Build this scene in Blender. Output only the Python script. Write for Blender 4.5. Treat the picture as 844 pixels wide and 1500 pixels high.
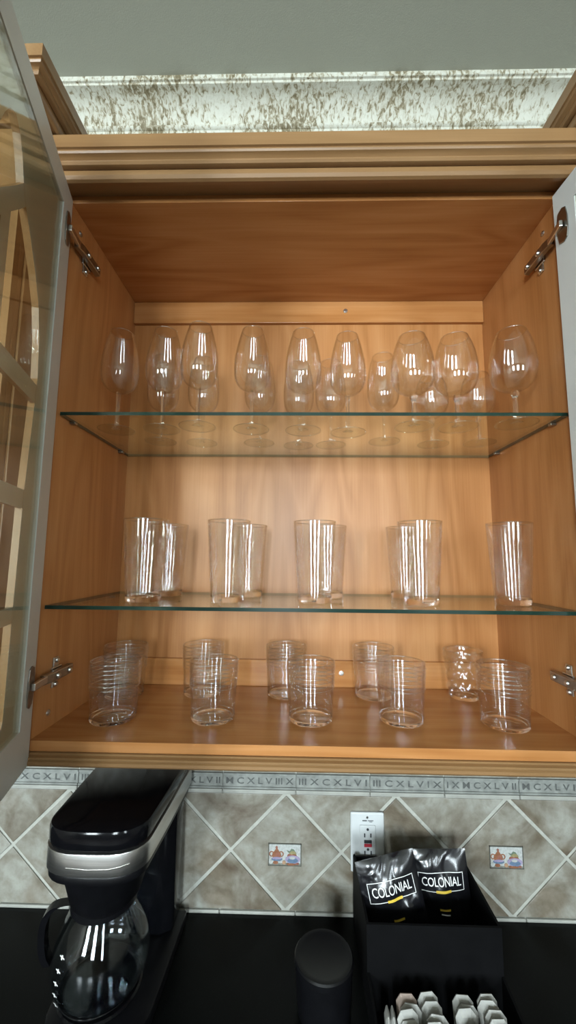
import bpy, bmesh, math, random
from mathutils import Vector, Matrix
random.seed(7)
for o in list(bpy.data.objects):
    bpy.data.objects.remove(o)
SC = bpy.context.scene
COL = SC.collection

# ------------------------------------------------------------------ camera
W2, DEP, H = 0.42, 0.279, 0.8905          # cabinet inside: half width, depth, height (its floor is z = 0)
CAM = Vector((-0.022, -0.6216, 0.2744))
YAW, PITCH, ROLL, FPX = 0.0217, 0.1165, 0.0095, 581.18
f = Vector((-math.sin(YAW) * math.cos(PITCH), math.cos(YAW) * math.cos(PITCH), math.sin(PITCH)))
r = Vector((math.cos(YAW), math.sin(YAW), 0))
u = r.cross(f)
r2 = r * math.cos(ROLL) + u * math.sin(ROLL)
u2 = u * math.cos(ROLL) - r * math.sin(ROLL)
cd = bpy.data.cameras.new('camera')
cam = bpy.data.objects.new('camera', cd)
COL.objects.link(cam)
m = Matrix.Identity(4)
for i in range(3):
    m[i][0], m[i][1], m[i][2], m[i][3] = r2[i], u2[i], -f[i], CAM[i]
cam.matrix_world = m
cd.sensor_fit = 'VERTICAL'
cd.sensor_height = 24.0
cd.lens = FPX / 1500 * 24.0
cd.clip_start = 0.01
SC.camera = cam

# ------------------------------------------------------------------ light and exposure
SC.view_settings.view_transform = 'Standard'
SC.view_settings.look = 'None'
SC.view_settings.gamma = 1.0
SC.view_settings.use_curve_mapping = False
SC.view_settings.exposure = 0.0
SC.cycles.transparent_max_bounces = 64
SC.cycles.max_bounces = 28
SC.cycles.transmission_bounces = 28
SC.cycles.glossy_bounces = 6
SC.cycles.diffuse_bounces = 4
SC.cycles.sample_clamp_indirect = 0.0

wd = bpy.data.worlds.new('sky')
SC.world = wd
wd.use_nodes = True
wd.node_tree.nodes['Background'].inputs[0].default_value = (0.75, 0.88, 1.0, 1)
wd.node_tree.nodes['Background'].inputs[1].default_value = 1.0

FLOOR_Z, CEIL_Z, ROOM_Y0, ROOM_X = -1.366, 1.4296, -3.9, 2.6
WALL_Y, TILE_Y, COUNTER_Z = 0.286, 0.283, -0.452
WINS = ((-2.15, -1.45), (-0.45, 0.15), (1.30, 1.75))      # windows behind the photographer: x0, x1
WZ0, WZ1 = -0.05, 1.15

def area_light(name, loc, sx, sy, power, color, rot):
    ld = bpy.data.lights.new(name, 'AREA')
    ld.shape = 'RECTANGLE'
    ld.size, ld.size_y = sx, sy
    ld.energy = power
    ld.color = color
    o = bpy.data.objects.new(name, ld)
    o.location = loc
    o.rotation_euler = rot
    COL.objects.link(o)
    return o
for (wx0, wx1), wp_ in zip(WINS, (235, 170, 100)):
    area_light('daylight_through_window', ((wx0 + wx1) / 2, ROOM_Y0 - 0.12, (WZ0 + WZ1) / 2), wx1 - wx0, WZ1 - WZ0, wp_, (0.83, 0.95, 1.0), (math.radians(90), 0, 0))

# ------------------------------------------------------------------ materials
MATS = {}
def new_mat(name):
    mt = bpy.data.materials.new(name)
    mt.use_nodes = True
    nt = mt.node_tree
    nt.nodes.clear()
    out = nt.nodes.new('ShaderNodeOutputMaterial')
    MATS[name] = mt
    return mt, nt, out
def N(nt, t, **kw):
    n = nt.nodes.new(t)
    for k, v in kw.items():
        if k.startswith('i_'):
            key = k[2:]
            n.inputs[int(key) if key.isdigit() else key.replace('_', ' ')].default_value = v
        else:
            setattr(n, k, v)
    return n
def ramp(nt, src, stops, interp='LINEAR'):
    n = nt.nodes.new('ShaderNodeValToRGB')
    n.color_ramp.interpolation = interp
    el = n.color_ramp.elements
    while len(el) < len(stops):
        el.new(0.5)
    for e, (p, c) in zip(el, stops):
        e.position = p
        e.color = (*c, 1) if len(c) == 3 else c
    nt.links.new(src, n.inputs[0])
    return n
def pbsdf(nt, out, col=None, rough=0.5, metal=0.0, spec=0.5, coat=0.0):
    b = nt.nodes.new('ShaderNodeBsdfPrincipled')
    if col is not None and not hasattr(col, 'links'):
        b.inputs['Base Color'].default_value = (*col, 1)
    b.inputs['Roughness'].default_value = rough
    b.inputs['Metallic'].default_value = metal
    b.inputs['Specular IOR Level'].default_value = spec
    b.inputs['Coat Weight'].default_value = coat
    nt.links.new(b.outputs[0], out.inputs[0])
    return b
def simple(name, col, rough=0.5, metal=0.0, spec=0.5, var=0.06, scale=40, bump=0.0, coat=0.0):
    mt, nt, out = new_mat(name)
    b = pbsdf(nt, out, col, rough, metal, spec, coat)
    tc = N(nt, 'ShaderNodeTexCoord')
    nz = N(nt, 'ShaderNodeTexNoise', i_Scale=scale, i_Detail=4.0)
    nt.links.new(tc.outputs['Object'], nz.inputs['Vector'])
    lo = tuple(max(0, c * (1 - var)) for c in col)
    hi = tuple(min(1, c * (1 + var)) for c in col)
    rp = ramp(nt, nz.outputs['Fac'], [(0.3, lo), (0.7, hi)])
    nt.links.new(rp.outputs[0], b.inputs['Base Color'])
    if bump:
        bp = N(nt, 'ShaderNodeBump', i_Strength=bump, i_Distance=0.002)
        nt.links.new(nz.outputs['Fac'], bp.inputs['Height'])
        nt.links.new(bp.outputs[0], b.inputs['Normal'])
    return mt
def wood(name, light, mid, dark, axis='Z', rough=0.38, ring=9.0, spec=0.4):
    """maple: stretched noise, contour lines of the noise as cathedral grain, fine pores"""
    mt, nt, out = new_mat(name)
    b = pbsdf(nt, out, mid, rough, 0, spec)
    tc = N(nt, 'ShaderNodeTexCoord')
    long, cross = 1.1, 7.0
    sc = {'X': (long, cross, cross), 'Y': (cross, long, cross), 'Z': (cross, cross, long)}[axis]
    fs = {'X': (6, 260, 260), 'Y': (260, 6, 260), 'Z': (260, 260, 6)}[axis]
    mp = N(nt, 'ShaderNodeMapping')
    mp.inputs['Scale'].default_value = sc
    nt.links.new(tc.outputs['Object'], mp.inputs['Vector'])
    n1 = N(nt, 'ShaderNodeTexNoise', i_Scale=1.0, i_Detail=2.0, i_Roughness=0.45, i_Distortion=0.35)
    nt.links.new(mp.outputs[0], n1.inputs['Vector'])
    mul = N(nt, 'ShaderNodeMath', operation='MULTIPLY')
    mul.inputs[1].default_value = ring
    nt.links.new(n1.outputs['Fac'], mul.inputs[0])
    pp = N(nt, 'ShaderNodeMath', operation='PINGPONG')
    pp.inputs[1].default_value = 0.5
    nt.links.new(mul.outputs[0], pp.inputs[0])
    mp2 = N(nt, 'ShaderNodeMapping')
    mp2.inputs['Scale'].default_value = fs
    nt.links.new(tc.outputs['Object'], mp2.inputs['Vector'])
    n2 = N(nt, 'ShaderNodeTexNoise', i_Scale=1.0, i_Detail=3.0)
    nt.links.new(mp2.outputs[0], n2.inputs['Vector'])
    mp3 = N(nt, 'ShaderNodeMapping')
    mp3.inputs['Scale'].default_value = tuple(v * 2.2 for v in sc)
    nt.links.new(tc.outputs['Object'], mp3.inputs['Vector'])
    n3 = N(nt, 'ShaderNodeTexNoise', i_Scale=1.3, i_Detail=3.0)
    nt.links.new(mp3.outputs[0], n3.inputs['Vector'])
    a = N(nt, 'ShaderNodeMath', operation='MULTIPLY_ADD')
    a.inputs[1].default_value = 0.42
    nt.links.new(pp.outputs[0], a.inputs[0])
    a2 = N(nt, 'ShaderNodeMath', operation='MULTIPLY')
    a2.inputs[1].default_value = 0.45
    nt.links.new(n3.outputs['Fac'], a2.inputs[0])
    nt.links.new(a2.outputs[0], a.inputs[2])
    a3 = N(nt, 'ShaderNodeMath', operation='MULTIPLY_ADD')
    a3.inputs[1].default_value = 0.30
    nt.links.new(n2.outputs['Fac'], a3.inputs[0])
    nt.links.new(a.outputs[0], a3.inputs[2])
    rp = ramp(nt, a3.outputs[0], [(0.22, dark), (0.48, mid), (0.78, light)])
    nt.links.new(rp.outputs[0], b.inputs['Base Color'])
    bp = N(nt, 'ShaderNodeBump', i_Strength=0.06, i_Distance=0.001)
    nt.links.new(n2.outputs['Fac'], bp.inputs['Height'])
    nt.links.new(bp.outputs[0], b.inputs['Normal'])
    return mt
def thin_glass(name, tint=(0.985, 0.99, 0.985), refl=1.0, f0=0.045, rough=0.04, edge=None):
    """clear glass: see-through with mirror reflections that grow towards grazing angles"""
    mt, nt, out = new_mat(name)
    lw = N(nt, 'ShaderNodeLayerWeight')
    pw = N(nt, 'ShaderNodeMath', operation='POWER')
    pw.inputs[1].default_value = 4.0
    nt.links.new(lw.outputs['Facing'], pw.inputs[0])
    ma = N(nt, 'ShaderNodeMath', operation='MULTIPLY_ADD', use_clamp=True)
    ma.inputs[1].default_value = 0.9 * refl
    ma.inputs[2].default_value = f0
    nt.links.new(pw.outputs[0], ma.inputs[0])
    tr = N(nt, 'ShaderNodeBsdfTransparent')
    if edge is None:
        tr.inputs[0].default_value = (*tint, 1)
    else:       # a longer way through the glass towards the silhouette
        rp = ramp(nt, lw.outputs['Facing'], [(0.0, tint), (0.55, tuple(.98 * c for c in tint)), (0.80, tuple(.5 * (a + b) for a, b in zip(tint, edge))), (0.96, edge)])
        nt.links.new(rp.outputs[0], tr.inputs[0])
    gl = N(nt, 'ShaderNodeBsdfGlossy')
    gl.inputs['Roughness'].default_value = rough
    gl.inputs['Color'].default_value = (1, 1, 1, 1)
    mx = N(nt, 'ShaderNodeMixShader')
    nt.links.new(ma.outputs[0], mx.inputs[0])
    nt.links.new(tr.outputs[0], mx.inputs[1])
    nt.links.new(gl.outputs[0], mx.inputs[2])
    nt.links.new(mx.outputs[0], out.inputs[0])
    return mt

M_L, M_M, M_D = (0.53, 0.258, 0.100), (0.44, 0.190, 0.062), (0.335, 0.128, 0.034)
wood('maple_upright', M_L, M_M, M_D, 'Z')
wood('maple_across', M_L, M_M, M_D, 'X', rough=0.22)
wood('maple_deep', M_L, M_M, M_D, 'Y')
M2 = ((0.31, 0.182, 0.084), (0.255, 0.141, 0.059), (0.188, 0.096, 0.038))
wood('trim_across', *M2, 'X', rough=0.33, ring=5)
wood('trim_deep', *M2, 'Y', rough=0.33, ring=5)
wood('trim_upright', *M2, 'Z', rough=0.33, ring=5)
simple('door_white', (0.555, 0.575, 0.56), 0.4, var=0.03, scale=15)
def clear_glass(name, ior=1.44, col=(0.99, 0.995, 0.99), rough=0.05):
    mt, nt, out = new_mat(name)
    fr = N(nt, 'ShaderNodeFresnel', i_IOR=ior)
    g = N(nt, 'ShaderNodeBsdfRefraction', i_IOR=ior, i_Roughness=0.0)
    g.inputs['Color'].default_value = (*col, 1)
    gl = N(nt, 'ShaderNodeBsdfGlossy', i_Roughness=rough)
    gl.inputs['Color'].default_value = (1, 1, 1, 1)
    mx = N(nt, 'ShaderNodeMixShader')
    nt.links.new(fr.outputs[0], mx.inputs[0])
    nt.links.new(g.outputs[0], mx.inputs[1])
    nt.links.new(gl.outputs[0], mx.inputs[2])
    nt.links.new(mx.outputs[0], out.inputs[0])
clear_glass('thick_glass')
thin_glass('glass_edge', (0.93, 0.935, 0.93), 0.8, 0.16, 0.22)
thin_glass('glassware', (0.99, 0.992, 0.99), 0.9, 0.05, 0.035, edge=(0.76, 0.75, 0.73))
thin_glass('glass_shelf', (0.93, 0.965, 0.935), 0.55, 0.05)
thin_glass('door_glass', (0.90, 0.91, 0.84), 0.75, 0.06)
thin_glass('carafe_glass', (0.88, 0.91, 0.93), 0.5, 0.035, 0.03)
simple('shelf_edge_green', (0.010, 0.030, 0.022), 0.15, var=0.15)
simple('ground_edge', (0.20, 0.15, 0.08), 0.9, var=0.1, spec=0.03)
simple('steel', (0.62, 0.61, 0.59), 0.28, 1.0, var=0.08)
simple('dark_steel', (0.33, 0.31, 0.28), 0.3, 1.0, var=0.1)
simple('black_plastic', (0.004, 0.004, 0.005), 0.34, var=0.2, spec=0.25)
simple('black_gloss', (0.004, 0.004, 0.005), 0.12, var=0.2, spec=0.22)
simple('black_matte', (0.0035, 0.0035, 0.004), 0.6, var=0.2, spec=0.10)
simple('print_white', (0.8, 0.8, 0.78), 0.5, var=0.03)
simple('print_yellow', (0.75, 0.52, 0.06), 0.45, var=0.05)
simple('outlet_white', (0.60, 0.625, 0.63), 0.35, var=0.02)
simple('outlet_dark', (0.03, 0.035, 0.04), 0.5)
simple('outlet_red', (0.45, 0.03, 0.05), 0.45)
simple('paper_white', (0.40, 0.395, 0.37), 0.7, var=0.08, scale=90, bump=0.2)
simple('paper_tan', (0.30, 0.23, 0.19), 0.7, var=0.08, scale=90, bump=0.2)
simple('room_paint', (0.30, 0.28, 0.24), 0.8, var=0.03, scale=3)
simple('ceiling_paint', (0.40, 0.41, 0.345), 0.85, var=0.03, scale=400, bump=0.15)
simple('floor_tile', (0.12, 0.09, 0.07), 0.45, var=0.15, scale=3)
simple('window_white', (0.8, 0.8, 0.8), 0.4, var=0.02)
simple('grout', (0.42, 0.42, 0.375), 0.85, var=0.1, scale=120, bump=0.2)
simple('letter_grey', (0.10, 0.105, 0.10), 0.7, var=0.3, scale=150)
simple('liner_tile', (0.36, 0.36, 0.325), 0.5, var=0.12, scale=30, bump=0.15)
simple('listello_stone', (0.25, 0.26, 0.24), 0.6, var=0.25, scale=60, bump=0.4)

def stone(name):
    mt, nt, out = new_mat(name)
    b = pbsdf(nt, out, (0.5, 0.47, 0.4), 0.42, 0, 0.4)
    tc = N(nt, 'ShaderNodeTexCoord')
    oi = N(nt, 'ShaderNodeObjectInfo')
    ad = N(nt, 'ShaderNodeVectorMath', operation='ADD')
    sc = N(nt, 'ShaderNodeVectorMath', operation='SCALE')
    sc.inputs[0].default_value = (7, 3, 5)
    nt.links.new(oi.outputs['Random'], sc.inputs['Scale'])
    nt.links.new(tc.outputs['Object'], ad.inputs[0])
    nt.links.new(sc.outputs[0], ad.inputs[1])
    n1 = N(nt, 'ShaderNodeTexNoise', i_Scale=11.0, i_Detail=6.0, i_Roughness=0.6, i_Distortion=0.8)
    n2 = N(nt, 'ShaderNodeTexNoise', i_Scale=55.0, i_Detail=6.0, i_Roughness=0.65)
    n3 = N(nt, 'ShaderNodeTexNoise', i_Scale=7.0, i_Detail=3.0, i_Distortion=1.2)
    for n in (n1, n2, n3):
        nt.links.new(ad.outputs[0], n.inputs['Vector'])
    rp = ramp(nt, n1.outputs['Fac'], [(0.28, (0.16, 0.13, 0.10)), (0.45, (0.25, 0.235, 0.195)), (0.6, (0.34, 0.335, 0.295)), (0.8, (0.43, 0.43, 0.39))])
    rp2 = ramp(nt, n2.outputs['Fac'], [(0.3, (0.72, 0.68, 0.62)), (0.6, (1, 1, 1))])
    rp3 = ramp(nt, n3.outputs['Fac'], [(0.38, (0.52, 0.42, 0.33)), (0.54, (1, 1, 1))])
    mx = N(nt, 'ShaderNodeMixRGB', blend_type='MULTIPLY')
    mx.inputs[0].default_value = 0.8
    mx2 = N(nt, 'ShaderNodeMixRGB', blend_type='MULTIPLY')
    mx2.inputs[0].default_value = 0.8
    nt.links.new(rp.outputs[0], mx.inputs[1])
    nt.links.new(rp2.outputs[0], mx.inputs[2])
    nt.links.new(mx.outputs[0], mx2.inputs[1])
    nt.links.new(rp3.outputs[0], mx2.inputs[2])
    nt.links.new(mx2.outputs[0], b.inputs['Base Color'])
    bp = N(nt, 'ShaderNodeBump', i_Strength=0.45, i_Distance=0.002)
    nt.links.new(n2.outputs['Fac'], bp.inputs['Height'])
    nt.links.new(bp.outputs[0], b.inputs['Normal'])
stone('stone_tile')

def distressed(name):
    """cream paint with olive-brown flecks worn through it, raised like chipped plaster"""
    mt, nt, out = new_mat(name)
    b = pbsdf(nt, out, (0.7, 0.7, 0.62), 0.6, 0, 0.3)
    tc = N(nt, 'ShaderNodeTexCoord')
    mp = N(nt, 'ShaderNodeMapping')
    mp.inputs['Scale'].default_value = (125, 75, 62)
    mp.inputs['Rotation'].default_value = (0, math.radians(20), 0)
    nt.links.new(tc.outputs['Object'], mp.inputs['Vector'])
    n1 = N(nt, 'ShaderNodeTexNoise', i_Scale=1.0, i_Detail=5.0, i_Roughness=0.62, i_Distortion=0.7)
    nt.links.new(mp.outputs[0], n1.inputs['Vector'])
    n2 = N(nt, 'ShaderNodeTexNoise', i_Scale=9.0, i_Detail=3.0)
    nt.links.new(tc.outputs['Object'], n2.inputs['Vector'])
    ad = N(nt, 'ShaderNodeMath', operation='MULTIPLY_ADD')
    ad.inputs[1].default_value = 0.45
    nt.links.new(n2.outputs['Fac'], ad.inputs[0])
    nt.links.new(n1.outputs['Fac'], ad.inputs[2])
    rp = ramp(nt, ad.outputs[0], [(0.64, (0.60, 0.60, 0.52)), (0.74, (0.50, 0.48, 0.39)), (0.79, (0.32, 0.28, 0.19)), (0.89, (0.17, 0.14, 0.08))])
    nt.links.new(rp.outputs[0], b.inputs['Base Color'])
    bp = N(nt, 'ShaderNodeBump', i_Strength=0.5, i_Distance=0.004, invert=True)
    nt.links.new(n1.outputs['Fac'], bp.inputs['Height'])
    nt.links.new(bp.outputs[0], b.inputs['Normal'])
distressed('cornice_paint')

def granite(name):
    mt, nt, out = new_mat(name)
    b = pbsdf(nt, out, (0.01, 0.01, 0.01), 0.28, 0, 0.10)
    tc = N(nt, 'ShaderNodeTexCoord')
    v = N(nt, 'ShaderNodeTexVoronoi', i_Scale=350.0)
    nt.links.new(tc.outputs['Object'], v.inputs['Vector'])
    rp = ramp(nt, v.outputs['Distance'], [(0.0, (0.016, 0.017, 0.016)), (0.25, (0.003, 0.0035, 0.0035))])
    nt.links.new(rp.outputs[0], b.inputs['Base Color'])
granite('black_granite')

def foil(name):
    mt, nt, out = new_mat(name)
    b = pbsdf(nt, out, (0.008, 0.008, 0.010), 0.2, 0.0, 0.75)
    tc = N(nt, 'ShaderNodeTexCoord')
    nz = N(nt, 'ShaderNodeTexNoise', i_Scale=17.0, i_Detail=1.0, i_Distortion=1.8)
    nt.links.new(tc.outputs['Object'], nz.inputs['Vector'])
    bp = N(nt, 'ShaderNodeBump', i_Strength=0.6, i_Distance=0.006)
    nt.links.new(nz.outputs['Fac'], bp.inputs['Height'])
    nt.links.new(bp.outputs[0], b.inputs['Normal'])
foil('black_foil')

def brushed(name):
    mt, nt, out = new_mat(name)
    b = pbsdf(nt, out, (0.7, 0.69, 0.67), 0.32, 1.0)
    tc = N(nt, 'ShaderNodeTexCoord')
    mp = N(nt, 'ShaderNodeMapping')
    mp.inputs['Scale'].default_value = (8, 8, 900)
    nt.links.new(tc.outputs['Object'], mp.inputs['Vector'])
    nz = N(nt, 'ShaderNodeTexNoise', i_Scale=1.0, i_Detail=2.0)
    nt.links.new(mp.outputs[0], nz.inputs['Vector'])
    rp = ramp(nt, nz.outputs['Fac'], [(0.3, (0.60, 0.59, 0.57)), (0.7, (0.78, 0.77, 0.75))])
    nt.links.new(rp.outputs[0], b.inputs['Base Color'])
brushed('brushed_steel')

# ------------------------------------------------------------------ mesh helpers
class MB:
    """collects shapes, then links them as ONE mesh object"""
    def __init__(self):
        self.v, self.f, self.mi = [], [], []
        self.cur = 0
    def add(self, vs, fs):
        b = len(self.v)
        self.v += [tuple(p) for p in vs]
        self.f += [tuple(b + i for i in q) for q in fs]
        self.mi += [self.cur] * len(fs)
        return self
    def box(self, x0, x1, y0, y1, z0, z1, mat=None):
        vs = [(x, y, z) for x in (x0, x1) for y in (y0, y1) for z in (z0, z1)]
        if mat is not None:
            vs = [mat @ Vector(p) for p in vs]
        return self.add(vs, [(0, 1, 3, 2), (4, 6, 7, 5), (0, 4, 5, 1), (2, 3, 7, 6), (0, 2, 6, 4), (1, 5, 7, 3)])
    def prism(self, pts, a, b, fn):
        """polygon pts (2D) extruded between a and b; fn(p, t) -> 3D"""
        n = len(pts)
        vs = [fn(p, a) for p in pts] + [fn(p, b) for p in pts]
        fs = [tuple(range(n))[::-1], tuple(range(n, 2 * n))]
        fs += [(i, (i + 1) % n, n + (i + 1) % n, n + i) for i in range(n)]
        return self.add(vs, fs)
    def lathe(self, prof, seg=40, c=(0, 0, 0), fn=None, close=False):
        vs, fs = [], []
        k = len(prof)
        for i in range(seg):
            a = 2 * math.pi * i / seg
            for (rr, z) in prof:
                if fn:
                    rr = fn(rr, z, a)
                vs.append((c[0] + rr * math.cos(a), c[1] + rr * math.sin(a), c[2] + z))
        for i in range(seg):
            j = (i + 1) % seg
            for q in range(k - 1):
                fs.append((i * k + q, j * k + q, j * k + q + 1, i * k + q + 1))
        return self.add(vs, fs)
    def tube(self, pts, rad, seg=10, caps=True):
        pts = [Vector(p) for p in pts]
        n = len(pts)
        rads = rad if isinstance(rad, (list, tuple)) else [rad] * n
        vs, fs = [], []
        up = Vector((0.13, 0.21, 0.97))
        for i, p in enumerate(pts):
            d = (pts[min(i + 1, n - 1)] - pts[max(i - 1, 0)]).normalized()
            a = d.cross(up)
            if a.length < 1e-4:
                a = d.cross(Vector((1, 0, 0)))
            a.normalize()
            b = d.cross(a).normalized()
            for k in range(seg):
                t = 2 * math.pi * k / seg
                vs.append(p + (a * math.cos(t) + b * math.sin(t)) * rads[i])
        for i in range(n - 1):
            for k in range(seg):
                k2 = (k + 1) % seg
                fs.append((i * seg + k, i * seg + k2, (i + 1) * seg + k2, (i + 1) * seg + k))
        if caps:
            fs.append(tuple(range(seg))[::-1])
            fs.append(tuple((n - 1) * seg + k for k in range(seg)))
        return self.add(vs, fs)
    def sweep(self, path, prof, caps=True):
        """prof: list of (outward offset, z) swept along a 2D path whose outward side is on its right"""
        P = [Vector(p) for p in path]
        nn = []
        for a, b in zip(P, P[1:]):
            d = (b - a).normalized()
            nn.append(Vector((d.y, -d.x)))
        vs, fs = [], []
        k = len(prof)
        for i, p in enumerate(P):
            if i == 0:
                mv = nn[0]
            elif i == len(P) - 1:
                mv = nn[-1]
            else:
                mv = (nn[i - 1] + nn[i]) / (1 + nn[i - 1].dot(nn[i]))
            for (o, z) in prof:
                vs.append((p.x + mv.x * o, p.y + mv.y * o, z))
        for i in range(len(P) - 1):
            for q in range(k):
                q2 = (q + 1) % k
                fs.append((i * k + q, i * k + q2, (i + 1) * k + q2, (i + 1) * k + q))
        if caps:
            fs.append(tuple(range(k)))
            fs.append(tuple((len(P) - 1) * k + q for q in range(k))[::-1])
        return self.add(vs, fs)
    def mesh(self, name, mats, smooth=False, bevel=0.0, angle=35):
        me = bpy.data.meshes.new(name)
        me.from_pydata(self.v, [], self.f)
        if isinstance(mats, str):
            mats = [mats]
        for q in mats:
            me.materials.append(MATS[q])
        me.polygons.foreach_set('material_index', self.mi)
        bm = bmesh.new()
        bm.from_mesh(me)
        bmesh.ops.remove_doubles(bm, verts=bm.verts, dist=1e-6)
        bmesh.ops.dissolve_degenerate(bm, edges=bm.edges, dist=1e-7)
        bmesh.ops.recalc_face_normals(bm, faces=bm.faces)
        if bevel:
            ed = [e for e in bm.edges if len(e.link_faces) == 2 and e.calc_face_angle(0) > math.radians(40)]
            bmesh.ops.bevel(bm, geom=ed, offset=bevel, segments=2, profile=0.5, affect='EDGES', clamp_overlap=True)
        if smooth:
            for fc in bm.faces:
                fc.smooth = True
            for e in bm.edges:
                if len(e.link_faces) == 2 and e.calc_face_angle(0) > math.radians(angle):
                    e.smooth = False
        bm.to_mesh(me)
        bm.free()
        me.update()
        return me
    def build(self, name, mats, parent=None, smooth=False, bevel=0.0, angle=35):
        o = bpy.data.objects.new(name, self.mesh(name, mats, smooth, bevel, angle))
        COL.objects.link(o)
        if parent:
            o.parent = parent
        return o
def obj(name, me, parent=None, loc=None):
    o = bpy.data.objects.new(name, me)
    COL.objects.link(o)
    if parent:
        o.parent = parent
    if loc:
        o.location = loc
    return o
def tag(o, label, cat, group=None):
    o['label'] = label
    o['category'] = cat
    if group:
        o['group'] = group
    return o
def struct(o, label=None):
    o['kind'] = 'structure'
    if label:
        o['label'] = label
    return o
def empty(name, loc=(0, 0, 0), rz=0.0):
    o = bpy.data.objects.new(name, None)
    o.empty_display_size = 0.05
    o.location = loc
    o.rotation_euler = (0, 0, rz)
    COL.objects.link(o)
    return o
def copy_tree(o, parent=None):
    c = o.copy()
    COL.objects.link(c)
    c.parent = parent
    for ch in list(o.children):
        copy_tree(ch, c)
    return c
def spline(pts, n=6):
    out = []
    P = [pts[0]] + list(pts) + [pts[-1]]
    for i in range(1, len(P) - 2):
        p0, p1, p2, p3 = P[i - 1], P[i], P[i + 1], P[i + 2]
        for k in range(n):
            t = k / n
            out.append(tuple(0.5 * (2 * b + (c - a) * t + (2 * a - 5 * b + 4 * c - d) * t * t + (3 * b - a - 3 * c + d) * t ** 3)
                             for a, b, c, d in zip(p0, p1, p2, p3)))
    out.append(tuple(pts[-1]))
    return out
def text_polys(s, size, bold=0.0, spacing=1.0):
    """flat text as triangles: (verts 2D centred, faces)"""
    cu = bpy.data.curves.new('txt', 'FONT')
    cu.body = s
    cu.size = size
    cu.align_x, cu.align_y = 'CENTER', 'CENTER'
    cu.offset = bold
    cu.space_character = spacing
    cu.resolution_u = 3
    to = bpy.data.objects.new('txt', cu)
    COL.objects.link(to)
    bpy.context.view_layer.update()
    me = to.evaluated_get(bpy.context.evaluated_depsgraph_get()).to_mesh()
    vs = [(p.co.x, p.co.y) for p in me.vertices]
    fs = [tuple(q.vertices) for q in me.polygons]
    to.to_mesh_clear()
    bpy.data.objects.remove(to)
    bpy.data.curves.remove(cu)
    return vs, fs

# ------------------------------------------------------------------ the room
struct(MB().box(-ROOM_X - .1, ROOM_X + .1, ROOM_Y0 - .1, WALL_Y + .1, FLOOR_Z - .1, FLOOR_Z).build('floor', 'floor_tile'))
struct(MB().box(-ROOM_X - .1, ROOM_X + .1, ROOM_Y0 - .1, WALL_Y + .1, CEIL_Z, CEIL_Z + .1).build('ceiling', 'ceiling_paint'))
wall_back = struct(MB().box(-ROOM_X - .1, ROOM_X + .1, WALL_Y, WALL_Y + .1, FLOOR_Z, CEIL_Z).build('wall_back', 'grout'))
struct(MB().box(-ROOM_X - .1, -ROOM_X, ROOM_Y0, WALL_Y, FLOOR_Z, CEIL_Z).build('wall_left', 'room_paint'))
struct(MB().box(ROOM_X, ROOM_X + .1, ROOM_Y0, WALL_Y, FLOOR_Z, CEIL_Z).build('wall_right', 'room_paint'))
w = MB()
xs = [-ROOM_X - .1] + [v for p in WINS for v in p] + [ROOM_X + .1]
for a, b in zip(xs[0::2], xs[1::2]):
    w.box(a, b, ROOM_Y0 - .1, ROOM_Y0, FLOOR_Z, CEIL_Z)
for a, b in WINS:
    w.box(a, b, ROOM_Y0 - .1, ROOM_Y0, FLOOR_Z, WZ0)
    w.box(a, b, ROOM_Y0 - .1, ROOM_Y0, WZ1, CEIL_Z)
struct(w.build('wall_front', 'room_paint'))
for k, (a, b) in enumerate(WINS):
    w = MB()
    for (c, d) in ((a, a + .05), (b - .05, b), ((a + b) / 2 - .03, (a + b) / 2 + .03)):
        w.box(c, d, ROOM_Y0 - .07, ROOM_Y0 - .02, WZ0, WZ1)
    for (c, d) in ((WZ0, WZ0 + .05), (WZ1 - .05, WZ1), (.62, .66)):
        w.box(a, b, ROOM_Y0 - .068, ROOM_Y0 - .022, c, d)
    struct(w.build('window_%d' % (k + 1), 'window_white'))

# ceiling cornice over the cabinets
cp = [(.2, 1.4296), (.2, 1.417), (.2035, 1.416), (.207, 1.4195), (.211, 1.4135), (.222, 1.4165), (.236, 1.4125), (.25, 1.4026), (.26, 1.391), (.266, 1.3826),
      (.262, 1.377), (.267, 1.371), (.272, 1.3534), (.274, 1.335), (WALL_Y, 1.333), (WALL_Y, 1.4296)]
cp = [(.2, 1.4296), (.2, 1.4175), (.2045, 1.4165), (.206, 1.4125), (.211, 1.4118), (.224, 1.411), (.238, 1.405), (.25, 1.396), (.259, 1.385), (.266, 1.372),
      (.262, 1.369), (.264, 1.364), (.270, 1.362), (.273, 1.344), (.276, 1.335), (WALL_Y, 1.333), (WALL_Y, 1.4296)]
struct(MB().prism(cp, -ROOM_X, ROOM_X, lambda p, t: (t, p[0], p[1])).build('trim_1', 'cornice_paint', smooth=True, angle=50),
       'cream ceiling cornice with worn olive flecks')

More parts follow.
